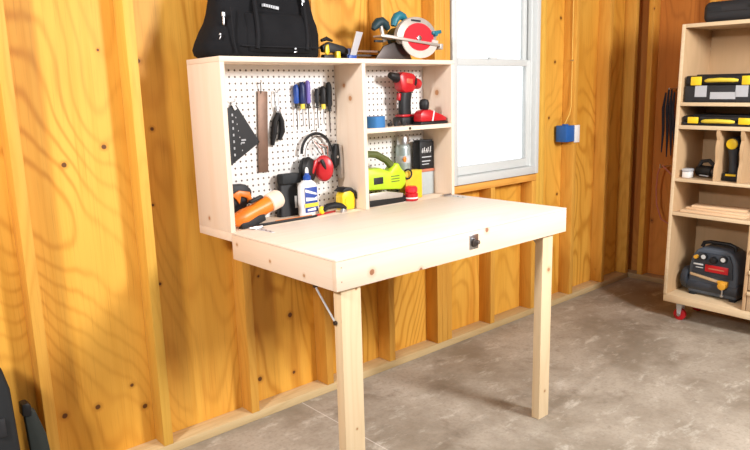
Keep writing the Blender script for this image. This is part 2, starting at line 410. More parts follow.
# ------------------------------------------------------------------ the wall cabinet with its fold-down table
CF = -.254
cab = thing('wall_cabinet', 'pale pine open wall cabinet with white pegboard back, holding tools above the bench', 'cabinet', (.61, 0, .8775))
obj('top_board', MB().bx(0, 1.22, CF, 0, 1.527, 1.546, .0012), M['pine_x'], cab)
obj('bottom_board', MB().bx(0, 1.22, CF, 0, .8775, .9095, .0012), M['pine_x'], cab)
obj('side_panel', MB().bx(0, .019, CF, 0, .9097, 1.5268, .0012), M['pine_z'], cab)
obj('side_panel', MB().bx(1.201, 1.22, CF, 0, .9097, 1.5268, .0012), M['pine_z'], cab)
obj('divider', MB().bx(.655, .674, CF, -.066, .9097, 1.5268, .0012), M['pine_z'], cab)
sh = obj('shelf', MB().bx(.6742, 1.2008, CF, -.0665, 1.236, 1.255, .0012), M['pine_x'], cab)
obj('pegboard', MB().bx(.0195, .6545, -.066, -.060, .9097, 1.5268), M['peg'], cab, label='white pegboard panel of the wide left bay')
obj('pegboard', MB().bx(.6745, 1.2005, -.066, -.060, .9097, 1.5268), M['peg'], cab, label='white pegboard panel of the narrow right bay')
obj('hanging_rail', MB().bx(.0195, 1.2005, -.0598, -.001, 1.44, 1.526), M['pine_x'], cab)
obj('hanging_rail', MB().bx(.0195, 1.2005, -.0598, -.001, .9100, .99), M['pine_x'], cab)
obj('magnet_catch', MB().cyl((.925, CF-.004, 1.2455), (.925, CF+.006, 1.2455), .006, n=14), M['darkmetal'], cab)

tb = thing('fold_down_table', 'pale pine fold-down table on two legs, hinged to the front of the wall cabinet', 'table', (.61, -.567, 0))
TF = -.88; TZ = .912
obj('tabletop', MB().bx(.0, 1.22, TF, CF-.002, .9055, TZ, .001), M['pine_top'], tb)
a = .9045
obj('front_apron', MB().bx(0, 1.22, TF, TF+.019, .812, a, .001), M['pine_x'], tb)
obj('side_apron', MB().bx(0, .019, TF+.0192, CF-.002, .812, a, .001), M['pine_y'], tb)
obj('side_apron', MB().bx(1.201, 1.22, TF+.0192, CF-.002, .812, a, .001), M['pine_y'], tb)
obj('back_apron', MB().bx(.0192, 1.2008, CF-.021, CF-.002, .812, a, .001), M['pine_x'], tb)
def leg(x0, x1, lean):
    b = bmesh.new()
    m = MB().bx(x0, x1, -.8605, -.8225, 0, .9045, .0015)
    for v in m.bm.verts: v.co.x += lean*(1-v.co.z/.9)
    return obj('leg', m, M['leg'], tb)
leg(.030, .110, -.004); leg(1.086, 1.156, -.006)
def brace(x, s):
    b = obj('leg_brace', MB().tube([(x, -.735, .800), (x, -.742, .788), (x, -.826, .705), (x, -.832, .697)], .0035, 8), M['zinc'], tb)
    obj('pivot_screw', MB().cyl((x-.006*s, -.735, .800), (x+.006*s, -.735, .800), .007, n=12), M['darkmetal'], b)
    obj('pivot_screw', MB().cyl((x-.004*s, -.832, .697), (x+.006*s, -.832, .697), .007, n=12), M['darkmetal'], b)
brace(.0250, 1); brace(1.161, -1)
# latch on the front apron
lt = obj('latch_plate', MB().bx(.606, .654, TF-.0025, TF, .838, .892, .002), M['steel'], tb)
obj('latch_hook', MB().prism([(.616, .872), (.626, .880), (.634, .868), (.648, .870), (.650, .860), (.636, .852), (.618, .848)], TF-.014, TF-.0025, bev=.002), M['darkmetal'], lt)
obj('latch_screw', MB().cyl((.640, TF-.014, .862), (.640, TF-.018, .862), .0055, n=14), M['steel'], lt)
# strap hinges lying across the joint
def hinge(x):
    h = obj('strap_hinge', MB().prism([(x-.006, -.375), (x+.006, -.375), (x+.014, -.262), (x-.014, -.262)], TZ+.0002, TZ+.0022, 'xy').bx(x-.014, x+.014, -.2475, -.226, .9100, .9118), M['zinc'], tb, label='zinc strap hinge')
    obj('hinge_barrel', MB().cyl((x-.028, -.2535, .9165), (x+.028, -.2535, .9165), .0045, n=12), M['steel'], h)
    obj('hinge_plate', MB().bx(x-.026, x+.026, -.272, -.260, TZ+.0023, TZ+.0035, .0005), M['steel'], h)
    for y in (-.355, -.325, -.295): obj('screw', MB().cyl((x, y, TZ+.002), (x, y, TZ+.0035), .0035, n=10), M['darkmetal'], h)
hinge(.105); hinge(1.165)

# ------------------------------------------------------------------ tools hanging on the pegboard
PF = -.0662
def hook(x, z, out=.03, parent=None, m='steel'):
    return obj('peg_hook', MB().tube([(x, PF+.001, z), (x, PF-out*.8, z), (x, PF-out, z+.004), (x, PF-out, z+.012)], .0018, 6), M[m], parent)
t = thing('speed_square', 'black perforated triangular speed square hanging at the far left of the pegboard', 'square', (.16, -.075, 1.14))
obj('blade', MB().prism([(.118, 1.350), (.136, 1.372), (.158, 1.372), (.254, 1.222), (.122, 1.142)], -.0755, -.0715), M['black'], t)
obj('fence', MB().prism([(.112, 1.362), (.123, 1.362), (.122, 1.140), (.111, 1.140)], -.083, -.068), M['black2'], t)
g = MB()
for i in range(7):
    zz = 1.33-.026*i
    g.bx(.134, .140, -.0766, -.0755, zz, zz+.010)
    if i < 6: g.bx(.150+.004*i, .153+.004*i, -.0766, -.0755, zz-.008, zz-.003)
g.bx(.170, .190, -.0766, -.0755, 1.232, 1.238).bx(.168, .184, -.0766, -.0755, 1.222, 1.227)
obj('scale_marks', g, M['labelgrey'], t)
hook(.142, 1.385, .03, t); obj('hang_tag', MB().rb((.146, -.080, 1.366), (.012, .002, .026), (0, -.5, 0)), M['labelwhite'], t)
t = thing('steel_rule', 'flat brown steel straightedge hanging vertically beside the black speed square', 'ruler', (.27, -.075, 1.10))
obj('blade', MB().prism([(.258, 1.425), (.304, 1.422), (.286, 1.098), (.240, 1.100)], -.0755, -.0720, bev=.001), M['brownmetal'], t)
hook(.268, 1.455, .022, t, 'darkmetal'); obj('hanger_wire', MB().tube([(.268, -.084, 1.455), (.271, -.080, 1.44), (.272, -.077, 1.415)], .002, 6), M['darkmetal'], t)
t = thing('pliers', 'black-handled pliers hanging on a long wire loop right of the brown straightedge', 'pliers', (.33, -.075, 1.2))
h = obj('handle', MB().tube([(.345, -.080, 1.335), (.328, -.080, 1.30), (.318, -.080, 1.25), (.310, -.080, 1.205)], [.009, .012, .013, .008], 10), M['black'], t)
obj('handle', MB().tube([(.347, -.080, 1.335), (.360, -.080, 1.30), (.360, -.080, 1.26), (.345, -.080, 1.225)], [.009, .012, .013, .008], 10), M['black'], t)
obj('jaw', MB().prism([(.336, 1.335), (.357, 1.335), (.352, 1.362), (.341, 1.362)], -.086, -.074, bev=.002), M['steel'], t)
obj('wire_loop', MB().tube([(.336, -.080, 1.345), (.330, -.082, 1.38), (.336, -.084, 1.425), (.346, -.084, 1.425), (.350, -.082, 1.38), (.350, -.080, 1.345)], .0018, 6), M['steel'], t)
hook(.341, 1.418, .03, t)
def screwdriver(x, zt, zh, zs, m, collar, r, label):
    t = thing('screwdriver', label, 'screwdriver', (x, -.084, zs), 0, 'screwdrivers racked on the pegboard')
    n = 18
    L = zt-zh
    obj('handle', MB().lathe([(r*.35, 0), (r*.8, .003), (r, L*.12), (r*.92, L*.4), (r, L*.72), (r*.85, L*.9), (r*.45, L)], (x, -.084, zh)), M[m], t)
    obj('collar', MB().cyl((x, -.084, zh-.018), (x, -.084, zh+.002), r*.72, r*.62, 14), M[collar], t)
    obj('shaft', MB().cyl((x, -.084, zs), (x, -.084, zh-.016), .0024, n=8), M['steel' if collar != 'black' else 'darkmetal'], t)
    obj('clip', MB().tube([(x-r*.5, PF+.001, zh-.012), (x-r*.75, -.084, zh-.012), (x, -.084-r*.75, zh-.012), (x+r*.75, -.084, zh-.012), (x+r*.5, PF+.001, zh-.012)], .0015, 6), M['steel'], t)
screwdriver(.436, 1.448, 1.368, 1.262, 'blue', 'black', .012, 'screwdriver with bright blue handle, leftmost of the screwdriver row')
screwdriver(.466, 1.458, 1.366, 1.275, 'navy', 'labelyellow', .015, 'thick dark navy screwdriver with yellow collar beside the bright blue one')
screwdriver(.496, 1.464, 1.366, 1.262, 'purple', 'black', .012, 'screwdriver with pale violet handle')
screwdriver(.543, 1.430, 1.366, 1.262, 'black2', 'black', .010, 'small charcoal screwdriver shape standing in for a shadow right of the violet one')  # dark handle shape modelled where only a grey shadow falls
screwdriver(.575, 1.440, 1.362, 1.280, 'black', 'labelyellow', .014, 'black screwdriver with yellow collar')
screwdriver(.607, 1.456, 1.350, 1.240, 'rubber', 'black', .014, 'longest black screwdriver, rightmost of the row')

t = thing('ear_muffs', 'red and black ear defenders hanging on the pegboard above the glue bottle', 'ear muffs', (.51, -.095, 1.03))
arc = [(.522+.078*math.cos(a_), -.092, 1.160+.082*math.sin(a_)) for a_ in [PI*k/14 for k in range(15)]]
hb = MB(); b = bmesh.new()
obj('headband', MB().tube(arc, .0065, 8), M['black'], t)
obj('headband_wire', MB().tube([(p[0]*.9+.0525, p[1]-.012, p[2]-.012) for p in arc], .0022, 6), M['darkmetal'], t)
for sx, yy in ((.458, -.108), (.541, -.112)):
    rot = Euler((PI/2, 0, .35 if sx < .5 else -.5)).to_matrix().to_4x4()
    sg = MB().lathe([(.030, -.020), (.037, -.016), (.038, -.004), (.034, 0)], (sx, yy, 1.092), rot @ Matrix.Diagonal((1.1, 1.42, 1, 1)))
    c = obj('ear_cup', MB().lathe([(.036, 0), (.038, .006), (.033, .020), (.020, .028), (.004, .029)], (sx, yy, 1.092), rot @ Matrix.Diagonal((1.12, 1.5, 1, 1))), M['black' if sx < .5 else 'red'], t, label='black ear cup' if sx < .5 else 'red ear cup')
    obj('cushion', sg, M['black'], c)
    obj('shell_stripe', MB().rb((sx+(.020 if sx < .5 else -.012), yy-.022, 1.105), (.016, .014, .062), (0, .45 if sx < .5 else -.5, 0), .005), M['red' if sx < .5 else 'black'], c)
for k in range(4):
    obj('wire_spoke', MB().tube([(.500+.012*k, -.092, 1.215-.006*k), (.530+.016*k, -.098, 1.165+.006*k), (.545+.01*k, -.1, 1.145)], .0018, 5), M['rust' if k % 2 else 'black'], t)
hook(.522, 1.255, .035, t, 'darkmetal')

t = thing('spring_clamp', 'black clamp with grey pad hanging against the cabinet divider', 'clamp', (.62, -.1, 1.04))
obj('body', MB().prism([(.604, 1.150), (.612, 1.188), (.632, 1.192), (.640, 1.16), (.630, 1.10), (.612, 1.085), (.602, 1.11)], -.110, -.080, bev=.004), M['black'], t)
obj('pad', MB().prism([(.630, 1.190), (.645, 1.186), (.653, 1.11), (.651, 1.045), (.640, 1.035), (.632, 1.06), (.636, 1.12)], -.114, -.084, bev=.004), M['alu'], t)
obj('pivot_pin', MB().cyl((.620, -.114, 1.135), (.620, -.078, 1.135), .006, n=12), M['steel'], t)
hook(.612, 1.182, .03, t)

# ------------------------------------------------------------------ tools on the cabinet floor, left bay
FZ = .9098
t = thing('angle_grinder', 'orange cylindrical power tool with cream cap lying at the left end of the bench cabinet', 'power tool', (.16, -.165, FZ))
ax0 = Vector((.070, -.196, .945)); ax1 = Vector((.210, -.186, .988))
dv = (ax1-ax0).normalized()
Mx = dv.to_track_quat('Z', 'Y').to_matrix().to_4x4(); L = (ax1-ax0).length
obj('housing', MB().lathe([(.016, -.03), (.028, -.012), (.032, .02), (.028, L*.5), (.034, L*.8), (.032, L)], ax0, Mx), M['orange'], t)
obj('cap', MB().lathe([(.030, 0), (.037, .004), (.037, .050), (.032, .060), (.010, .062)], ax1-dv*.004, Mx), M['cream'], t)
obj('grip', MB().rb((.120, -.203, .932), (.12, .03, .044), (0, -.25, .12), .010), M['black2'], t)
obj('trigger', MB().rb((.150, -.190, 1.012), (.060, .022, .012), (0, -.3, 0), .004), M['black'], t)
t = thing('cordless_driver', 'grey and orange cordless tool standing behind the orange one, tight in the left corner', 'power tool', (.11, -.105, FZ))
obj('body', MB().prism([(.075, .92), (.075, 1.050), (.095, 1.068), (.150, 1.066), (.176, 1.040), (.172, .990), (.150, .985), (.146, .92)], -.126, -.084, bev=.009), M['black2'], t)
obj('shroud', MB().prism([(.080, 1.03), (.112, 1.045), (.160, 1.035), (.168, 1.005), (.150, .992), (.146, 1.012), (.120, 1.022), (.112, .99), (.098, 1.012)], -.135, -.124, bev=.003), M['orange'], t)
obj('base', MB().bx(.066, .158, -.130, -.080, FZ+.0003, .928, .004), M['black'], t)
t = thing('tool_pouch', 'black upright pouch with small white tag behind the glue bottle', 'pouch', (.35, -.105, FZ))
obj('body', MB().loft([sring(.302+.004*k, .402+.001*k, -.125+.004*k, -.085, FZ+.0003+.172*k/5, 5) for k in range(6)]), M['black'], t)
obj('flap', MB().bx(.318, .410, -.130, -.084, 1.045, 1.086, .005), M['rubber'], t)
obj('tag', MB().bx(.376, .386, -.1265, -.1235, .942, .992), M['labelwhite'], t)
t = thing('glue_bottle', 'white glue bottle with blue label and blue cap, standing in front of the ear defenders', 'bottle', (.414, -.165, FZ))
obj('bottle', MB().loft([sring(.414-w, .414+w, -.165-d, -.165+d, z, 3.2) for w, d, z in
    ((.040, .020, FZ+.0002), (.044, .024, FZ+.006), (.044, .024, .96), (.043, .023, 1.02), (.038, .021, 1.043), (.020, .015, 1.056), (.012, .012, 1.060))]), M['white'], t)
lb = obj('front_label', MB().bx(.383, .445, -.1905, -.1885, .926, 1.030, .001), M['labelblue'], t)
obj('label_band', MB().bx(.380, .448, -.1915, -.1905, .948, .964), M['labelyellow'], lb)
lw = MB(); lw.prism([(.384, 1.024), (.440, 1.004), (.440, .996), (.384, 1.012)], -.1913, -.1905).prism([(.386, .990), (.430, .984), (.442, .990), (.442, .974), (.386, .974)], -.1913, -.1905).prism([(.392, .940), (.432, .944), (.436, .932), (.392, .932)], -.1913, -.1905)
obj('label_lettering', lw, M['labelwhite'], lb)
cp = obj('cap', MB().lathe([(.016, 0), (.016, .016), (.010, .022), (.009, .030)], (.414, -.165, 1.058)), M['blue'], t)
obj('nozzle', MB().lathe([(.008, 0), (.007, .016), (.003, .024)], (.414, -.165, 1.087)), M['white'], cp)
o = solo('carpenter_pencil', MB().prism([(-.14, -.006), (.11, -.006), (.14, 0), (.11, .006), (-.14, .006)], 0, .009, 'xy', .001,
     M=Matrix.Translation((.275, -.222, FZ+.0004)) @ Matrix.Rotation(-.02, 4, 'Z')), M['black'], 'long flat black marking bar lying along the cabinet floor below the orange tool', 'tool')
t = thing('chisel_stick', 'slim orange-brown stick lying in front of the black pouch', 'stick', (.3, -.205, FZ))
obj('stick', MB().cyl((.225, -.206, FZ+.005), (.40, -.206, FZ+.005), .0045, n=8), M['orange'], t)
t = thing('red_pencil', 'thin red pencil lying right of the glue bottle', 'pencil', (.50, -.21, FZ))
obj('barrel', MB().cyl((.412, -.214, FZ+.0045), (.535, -.190, FZ+.0045), .004, n=6), M['red'], t)
obj('tip', MB().cyl((.412, -.214, FZ+.0045), (.398, -.2167, FZ+.0045), .004, .0006, n=6), M['cardboard'], t)
t = thing('tape_measure', 'yellow tape measure with black grip beside the cabinet divider', 'tape measure', (.60, -.165, FZ))
obj('case', MB().prism([(.572, FZ+.0003), (.642, FZ+.0003), (.646, .955), (.640, .985), (.618, 1.000), (.588, .998), (.572, .975)], -.195, -.145, bev=.008), M['yellow'], t)
obj('rubber_grip', MB().prism([(.566, .992), (.590, 1.008), (.622, 1.007), (.649, .985), (.652, .955), (.644, .955), (.636, .980), (.616, .993), (.590, .991)], -.200, -.140, bev=.003), M['black'], t)
obj('side_disc', MB().cyl((.607, -.1955, .948), (.607, -.1985, .948), .021), M['yellow'], t)
t = thing('glue_clamp', 'black curved hand clamp with yellow end lying in front of the tape measure', 'clamp', (.51, -.225, FZ))
obj('arm', MB().tube([(.455, -.212, .930), (.475, -.216, .944), (.51, -.220, .946), (.545, -.222, .938), (.565, -.223, .926)], [.010, .013, .014, .012, .009], 10), M['black'], t)
obj('yellow_end', MB().sph((.452, -.207, .930), (.013, .012, .018)), M['yellow'], t)
obj('jaw', MB().prism([(.540, FZ+.0004), (.572, FZ+.0004), (.566, .932), (.548, .930)], -.230, -.216, bev=.002), M['steel'], t)

# ------------------------------------------------------------------ right bay, lower
t = thing('circular_saw_green', 'lime green cordless saw with black base beside the cabinet divider', 'saw', (.82, -.17, FZ))
t.name = 'cordless_saw'
obj('housing', MB().prism([(.690, .982), (.690, 1.078), (.790, 1.076), (.850, 1.055), (.882, 1.086), (.902, 1.092), (.916, 1.068), (.946, 1.038), (.948, .990), (.918, .964), (.840, .972)], -.205, -.145, bev=.012), M['lime'], t)
obj('handle', MB().tube([(.695, -.175, 1.115), (.74, -.175, 1.140), (.79, -.175, 1.134), (.85, -.175, 1.104), (.888, -.175, 1.068)], [.015, .016, .016, .016, .018], 10), M['limedark'], t)
obj('motor_badge', MB().bx(.745, .800, -.2065, -.2045, 1.005, 1.035, .0005), M['black2'], t, label='dark oval badge')
obj('vent_slots', MB().bx(.850, .900, -.2065, -.2045, 1.030, 1.034).bx(.850, .900, -.2065, -.2045, 1.018, 1.022).bx(.850, .900, -.2065, -.2045, 1.006, 1.010), M['limedark'], t)
obj('base_shoe', MB().prism([(.690, FZ+.0004), (.922, FZ+.0004), (.927, .928), (.912, .950), (.690, .955)], -.222, -.130, bev=.006), M['black'], t)
obj('blade_guard', MB().prism([(.70, .940), (.90, .934), (.905, .952), (.80, .972), (.70, .972)], -.226, -.214, bev=.003), M['alu'], t)
obj('wire_loop', MB().tube([(.946, -.2, 1.020)] + [(.958+.026*math.cos(a_), -.2, 1.032+.022*math.sin(a_)) for a_ in [-2.2+.5*k for k in range(10)]] + [(.944, -.2, 1.050)], .0045, 7), M['black'], t)
t = thing('spray_can', 'silver spray can standing on the yellow box, behind the lime green saw', 'can', (1.005, -.115, 1.05))
t['label'] = 'tall silver spray can with orange spot, standing behind the yellow box'
SZ = FZ+.0003
t.location.z = SZ
obj('can', MB().lathe([(.033, 0), (.0355, .004), (.0355, .235), (.032, .248), (.029, .252)], (1.022, -.103, SZ)), M['silverteal'], t)
obj('cap', MB().lathe([(.030, 0), (.031, .03), (.028, .038)], (1.022, -.103, SZ+.2525)), M['steel'], t)
obj('orange_spot', MB().lathe([(.0358, 0), (.036, .001), (.036, .034), (.0358, .035)], (1.022, -.103, 1.075)), M['labelgrey'], t, label='pale printed band')
obj('label_dot', MB().sph((1.005, -.1345, 1.094), (.011, .004, .014)), M['orange'], t)
t = thing('yellow_box', 'small bright yellow box standing right of the lime saw', 'box', (1.025, -.17, FZ))
obj('carton', MB().bx(.958, 1.066, -.186, -.142, FZ+.0003, 1.040, .0015), M['carton'], t)
obj('lid_flap', MB().bx(.957, 1.067, -.187, -.141, 1.0402, 1.0425, .0005), M['labelyellow'], t)
t = thing('red_jar', 'small glossy red screw-top jar in front of the yellow box', 'jar', (.975, -.215, FZ))
obj('body', MB().lathe([(.026, 0), (.031, .004), (.031, .034), (.024, .040), (.024, .042)], (.958, -.222, FZ+.0004)), M['red'], t)
obj('cap', MB().lathe([(.029, 0), (.029, .018), (.022, .026), (.006, .028)], (.958, -.222, FZ+.0425)), M['redbright'], t)
obj('label', MB().lathe([(.0312, 0), (.0315, .0005), (.0315, .006), (.0312, .0065)], (.958, -.222, FZ+.012)), M['labelwhite'], t, label='white ring label')
o = bpy.data.objects['label'] if 'label' in bpy.data.objects else None
if o: o.name = 'jar_label'
t = thing('grey_tin', 'grey-blue rectangular tin with red-brown rim, beneath the black tin', 'tin', (1.150, -.12, FZ))
obj('body', MB().bx(1.100, 1.194, -.140, -.090, FZ+.0003, 1.022, .003), M['greyblue'], t)
obj('rim', MB().bx(1.097, 1.197, -.143, -.087, 1.0222, 1.036, .002), M['rust'], t)
t = thing('black_tin', 'black tin with white lettering stacked on the grey-blue tin', 'tin', (1.150, -.12, 1.0362))
obj('body', MB().bx(1.100, 1.196, -.141, -.089, 1.0364, 1.168, .004), M['black'], t)
obj('lid', MB().bx(1.104, 1.192, -.137, -.093, 1.1682, 1.176, .002), M['black2'], t)
lw = MB()
for i, (xa, hh) in enumerate(((1.112, .022), (1.124, .026), (1.138, .020), (1.150, .026), (1.166, .030))):
    lw.prism([(xa, 1.115), (xa+.004, 1.115), (xa+.009, 1.115+hh), (xa+.005, 1.115+hh)], -.1418, -.1410)
    lw.bx(xa, xa+.009, -.1418, -.1410, 1.1230, 1.1262)
obj('white_lettering', lw, M['labelwhite'], t)
obj('grey_lines', MB().bx(1.112, 1.176, -.1418, -.1410, 1.092, 1.097).bx(1.112, 1.170, -.1418, -.1410, 1.072, 1.077).bx(1.112, 1.160, -.1418, -.1410, 1.058, 1.062), M['labelgrey'], t)

# ------------------------------------------------------------------ right bay, shelf
SHZ = 1.2552
t = thing('masking_tape', 'roll of blue painter\'s tape at the left end of the small shelf', 'tape', (.765, -.19, SHZ))
obj('tape_roll', MB().ring(circ(.772, -.185, .050, 36), circ(.772, -.185, .036, 36), SHZ+.0002, SHZ+.049, 'xy'), M['bluetape'], t)
obj('core', MB().ring(circ(.772, -.185, .0358, 36), circ(.772, -.185, .033, 36), SHZ+.0002, SHZ+.048, 'xy'), M['cardboard'], t)
t = thing('cordless_drill', 'red and black cordless drill standing upright on the small shelf', 'drill', (1.00, -.14, SHZ))
obj('motor_housing', MB().prism([(.950, 1.482), (.975, 1.498), (1.045, 1.490), (1.062, 1.470), (1.058, 1.425), (1.040, 1.404), (.985, 1.400), (.962, 1.420)], -.170, -.115, bev=.014), M['red'], t)
obj('chuck', MB().cyl((.958, -.142, 1.470), (.905, -.150, 1.484), .024, .013, 18, .003), M['black'], t)
obj('rear_cap', MB().cyl((1.050, -.142, 1.450), (1.100, -.138, 1.440), .029, .024, 22, .006), M['red'], t)
obj('torque_ring', MB().cyl((1.042, -.143, 1.452), (1.054, -.142, 1.449), .0315, n=22), M['black'], t)
obj('side_badge', MB().rb((1.010, -.1715, 1.455), (.040, .002, .022), (0, .1, 0), .0008), M['redorange'], t)
obj('grip', MB().loft([sring(x-.033, x+.033, -.142-.020, -.142+.020, z, 2.6) for x, z in ((1.005, 1.300), (1.002, 1.33), (1.004, 1.37), (1.012, 1.41))]), M['black'], t)
obj('trigger', MB().rb((.965, -.143, 1.385), (.016, .018, .034), (0, .15, 0), .004), M['red'], t)
obj('battery', MB().bx(.955, 1.060, -.176, -.108, SHZ+.0003, 1.292, .006), M['black'], t)
obj('battery_band', MB().bx(.964, 1.046, -.168, -.116, 1.2922, 1.304, .004), M['red'], t)
t = thing('battery_charger', 'low red sander with black knob at the right end of the small shelf', 'sander', (1.115, -.18, SHZ)); t.name = 'palm_sander'
obj('base', MB().bx(1.010, 1.192, -.240, -.182, SHZ+.0003, 1.268, .005), M['black'], t)
obj('body', MB().prism([(1.014, 1.2683), (1.014, 1.306), (1.034, 1.322), (1.080, 1.324), (1.120, 1.310), (1.160, 1.298), (1.190, 1.284), (1.188, 1.2683)], -.237, -.185, bev=.012), M['red'], t)
obj('stripe', MB().rb((1.095, -.2375, 1.294), (.007, .003, .048), (0, .25, 0)), M['labelwhite'], t)
obj('knob', MB().lathe([(.018, 0), (.022, .006), (.024, .030), (.018, .044), (.006, .048)], (1.062, -.211, 1.3243)), M['black'], t)
t = thing('chuck_keys', 'small dark drill accessories lying between the blue tape and the drill', 'drill bits', (.88, -.2, SHZ))
for k, (x, y, w) in enumerate(((.862, -.195, .022), (.888, -.205, .018), (.915, -.195, .024), (.935, -.212, .016))):
    obj('bit', MB().cyl((x-w*.5, y, SHZ+.0085), (x+w*.5, y+.006, SHZ+.0085), .008, n=12, bev=.001).cyl((x, y, SHZ+.012), (x+.004, y, SHZ+.024), .005, .003, n=10), M['black2' if k % 2 else 'darkmetal'], t)

# ------------------------------------------------------------------ on top of the cabinet
TP = 1.5462
t = thing('tool_bag', 'large soft black tool bag with silver zip pulls on top of the wall cabinet', 'bag', (.23, -.12, TP))
def bend(x, y, z):
    return (x+.004*math.sin(z*40+y*9), y+.004*math.sin(x*23+z*17), z)
prof = [(.012, .488, -.215, -.030, TP+.0003), (-.004, .498, -.224, -.024, 1.556), (-.011, .502, -.228, -.02, 1.575), (-.006, .502, -.228, -.02, 1.600), (.012, .502, -.222, -.022, 1.640),
        (.036, .500, -.212, -.03, 1.675), (.050, .495, -.202, -.034, 1.705), (.056, .484, -.196, -.040, 1.745), (.062, .470, -.182, -.055, 1.800), (.085, .445, -.150, -.085, 1.838), (.12, .41, -.13, -.105, 1.846)]
obj('bag_body', MB().loft([sring(*q, 3.6, 56, bend) for q in prof]), M['bag'], t, sharp=80)
pk = obj('front_pocket', MB().loft([sring(.13+i_, .43-i_, -.205-d_, -.150, z, 5, 40, bend) for i_, d_, z in ((.012, .018, 1.560), (.003, .036, 1.568), (0, .038, 1.60), (.006, .026, 1.66), (.014, .014, 1.70), (.03, -.01, 1.716))]), M['bag'], t, sharp=80)
for pts in ([(.085, -.232, 1.56), (.075, -.234, 1.60), (.078, -.224, 1.66), (.085, -.208, 1.72)], [(.105, -.236, 1.585), (.20, -.246, 1.583), (.34, -.248, 1.583), (.455, -.236, 1.585)]):
    obj('seam_piping', MB().tube(pts, .003, 6), M['strap'], t)
for x in (.165, .385):
    obj('handle_strap', MB().tube([(x, -.246, 1.575), (x+.008, -.242, 1.62), (x+.016, -.226, 1.68), (x+.022, -.206, 1.74), (x+.035, -.176, 1.81), (x+.06, -.14, 1.87)], .008, 6), M['strap'], t)
def zip_(x, y, z, tilt, s=1):
    z_ = obj('zip_pull', MB().rb((x, y, z), (.008*s, .004, .030*s), (0, tilt, 0), .0015), M['steel'], t)
    obj('zip_slider', MB().rb((x, y-.001, z+.022*s), (.012*s, .007, .016*s), (0, tilt, 0), .002), M['zinc'], z_)
zip_(.055, -.206, 1.672, .05); zip_(.030, -.218, 1.612, .5, .5); zip_(.405, -.206, 1.742, -.25); zip_(.330, -.248, 1.566, 1.3, .55)
lab = obj('name_label', MB().prism([(.222, 1.741), (.288, 1.733), (.288, 1.722), (.222, 1.731)], -.213, -.1985), M['labelgrey'], t, label='narrow pale grey stitched label')
g = MB()
for k in range(5): g.bx(.230+.010*k, .232+.010*k, -.2136, -.2128, 1.728-.0012*k+.002, 1.739-.0012*k)
obj('label_lettering', g, M['black2'], lab)

t = thing('hand_clamp', 'black and yellow squeeze clamp lying between the tool bag and the metal square', 'clamp', (.58, -.16, TP))
obj('upper_handle', MB().tube([(.528, -.150, 1.622), (.556, -.150, 1.631), (.585, -.150, 1.622)], [.006, .009, .005], 8), M['black'], t)
obj('body', MB().prism([(.525, 1.600), (.560, 1.618), (.640, 1.602), (.664, 1.588), (.664, 1.568), (.600, 1.574), (.530, 1.575)], -.162, -.138, bev=.005), M['black'], t)
obj('trigger', MB().prism([(.536, 1.600), (.552, 1.608), (.556, 1.575), (.544, 1.562), (.532, 1.572)], -.170, -.160, bev=.003), M['yellow'], t)
obj('jaw', MB().bx(.590, .612, -.172, -.140, TP+.0003, 1.580, .004), M['yellow'], t)
obj('foot', MB().bx(.528, .585, -.166, -.140, TP+.0003, 1.566, .005), M['black'], t)
t = thing('framing_square', 'silver metal square with blue end leaning on the dark clamp bars', 'square', (.66, -.19, TP))
obj('blade', MB().prism([(.636, TP+.001), (.668, TP+.001), (.716, 1.658), (.680, 1.661)], -.196, -.190), M['steel'], t)
obj('blue_end', MB().prism([(.630, TP+.0003), (.672, TP+.0003), (.676, 1.562), (.636, 1.564)], -.200, -.186, bev=.001), M['blue'], t)
t = thing('bar_clamp', 'dark bar clamp with two long rails lying behind the circular saw', 'clamp', (.80, -.11, TP))
obj('rail', MB().bx(.645, 1.06, -.128, -.122, 1.582, 1.590), M['brownmetal'], t)
obj('rail', MB().bx(.645, 1.06, -.100, -.094, 1.566, 1.574), M['darkmetal'], t)
obj('fixed_jaw', MB().bx(.675, .705, -.134, -.088, TP+.0003, 1.596, .004), M['navy'], t)
obj('sliding_jaw', MB().bx(1.03, 1.055, -.134, -.088, TP+.0003, 1.596, .004), M['black2'], t)

t = thing('circular_saw', 'silver circular saw with red blade and teal handles on top of the cabinet', 'saw', (1.03, -.16, TP))
cx, cz = 1.062, 1.650
obj('upper_guard', MB().prism(circ(cx, cz, .128, 26, .02, PI-.02, .092)+[(cx-.110, cz-.03), (cx+.11, cz-.03)], -.176, -.150, bev=.006), M['alu'], t)
obj('blade', MB().prism(circ(cx+.004, cz-.006, .094, 40, rz=.070), -.182, -.1785), M['redbright'], t)
obj('arbor', MB().cyl((cx, -.182, cz-.004), (cx, -.190, cz-.004), .014, n=18, bev=.002), M['steel'], t)
outer = circ(cx+.008, cz-.006, .118, 28, PI*1.02, PI*1.98, .086); inner = circ(cx+.004, cz-.004, .082, 28, PI*1.02, PI*1.98, .056)
obj('lower_guard', MB().prism(outer+inner[::-1], -.186, -.180), M['alulight'], t)
bp = obj('base_plate', MB().rb((1.008, -.190, 1.634), (.375, .012, .012), (0, .085, 0), .002).rb((1.20, -.175, 1.612), (.020, .045, .026), (0, .085, 0), .003).rb((.90, -.150, 1.648), (.10, .085, .006), (0, .085, 0)), M['alu'], t)
obj('motor', MB().cyl((1.02, -.148, 1.655), (1.02, -.055, 1.655), .052, .045, 28, .008), M['tealdark'], t)
obj('rear_handle', MB().tube([(.930, -.12, 1.686), (.915, -.12, 1.706), (.893, -.12, 1.717), (.870, -.12, 1.712), (.852, -.12, 1.696), (.840, -.12, 1.682)], [.012, .018, .021, .021, .018, .010], 14), M['tealdark'], t)
obj('handle_neck', MB().tube([(.885, -.12, 1.700), (.892, -.125, 1.66), (.900, -.13, 1.63)], [.010, .008, .010], 8), M['alu'], t)
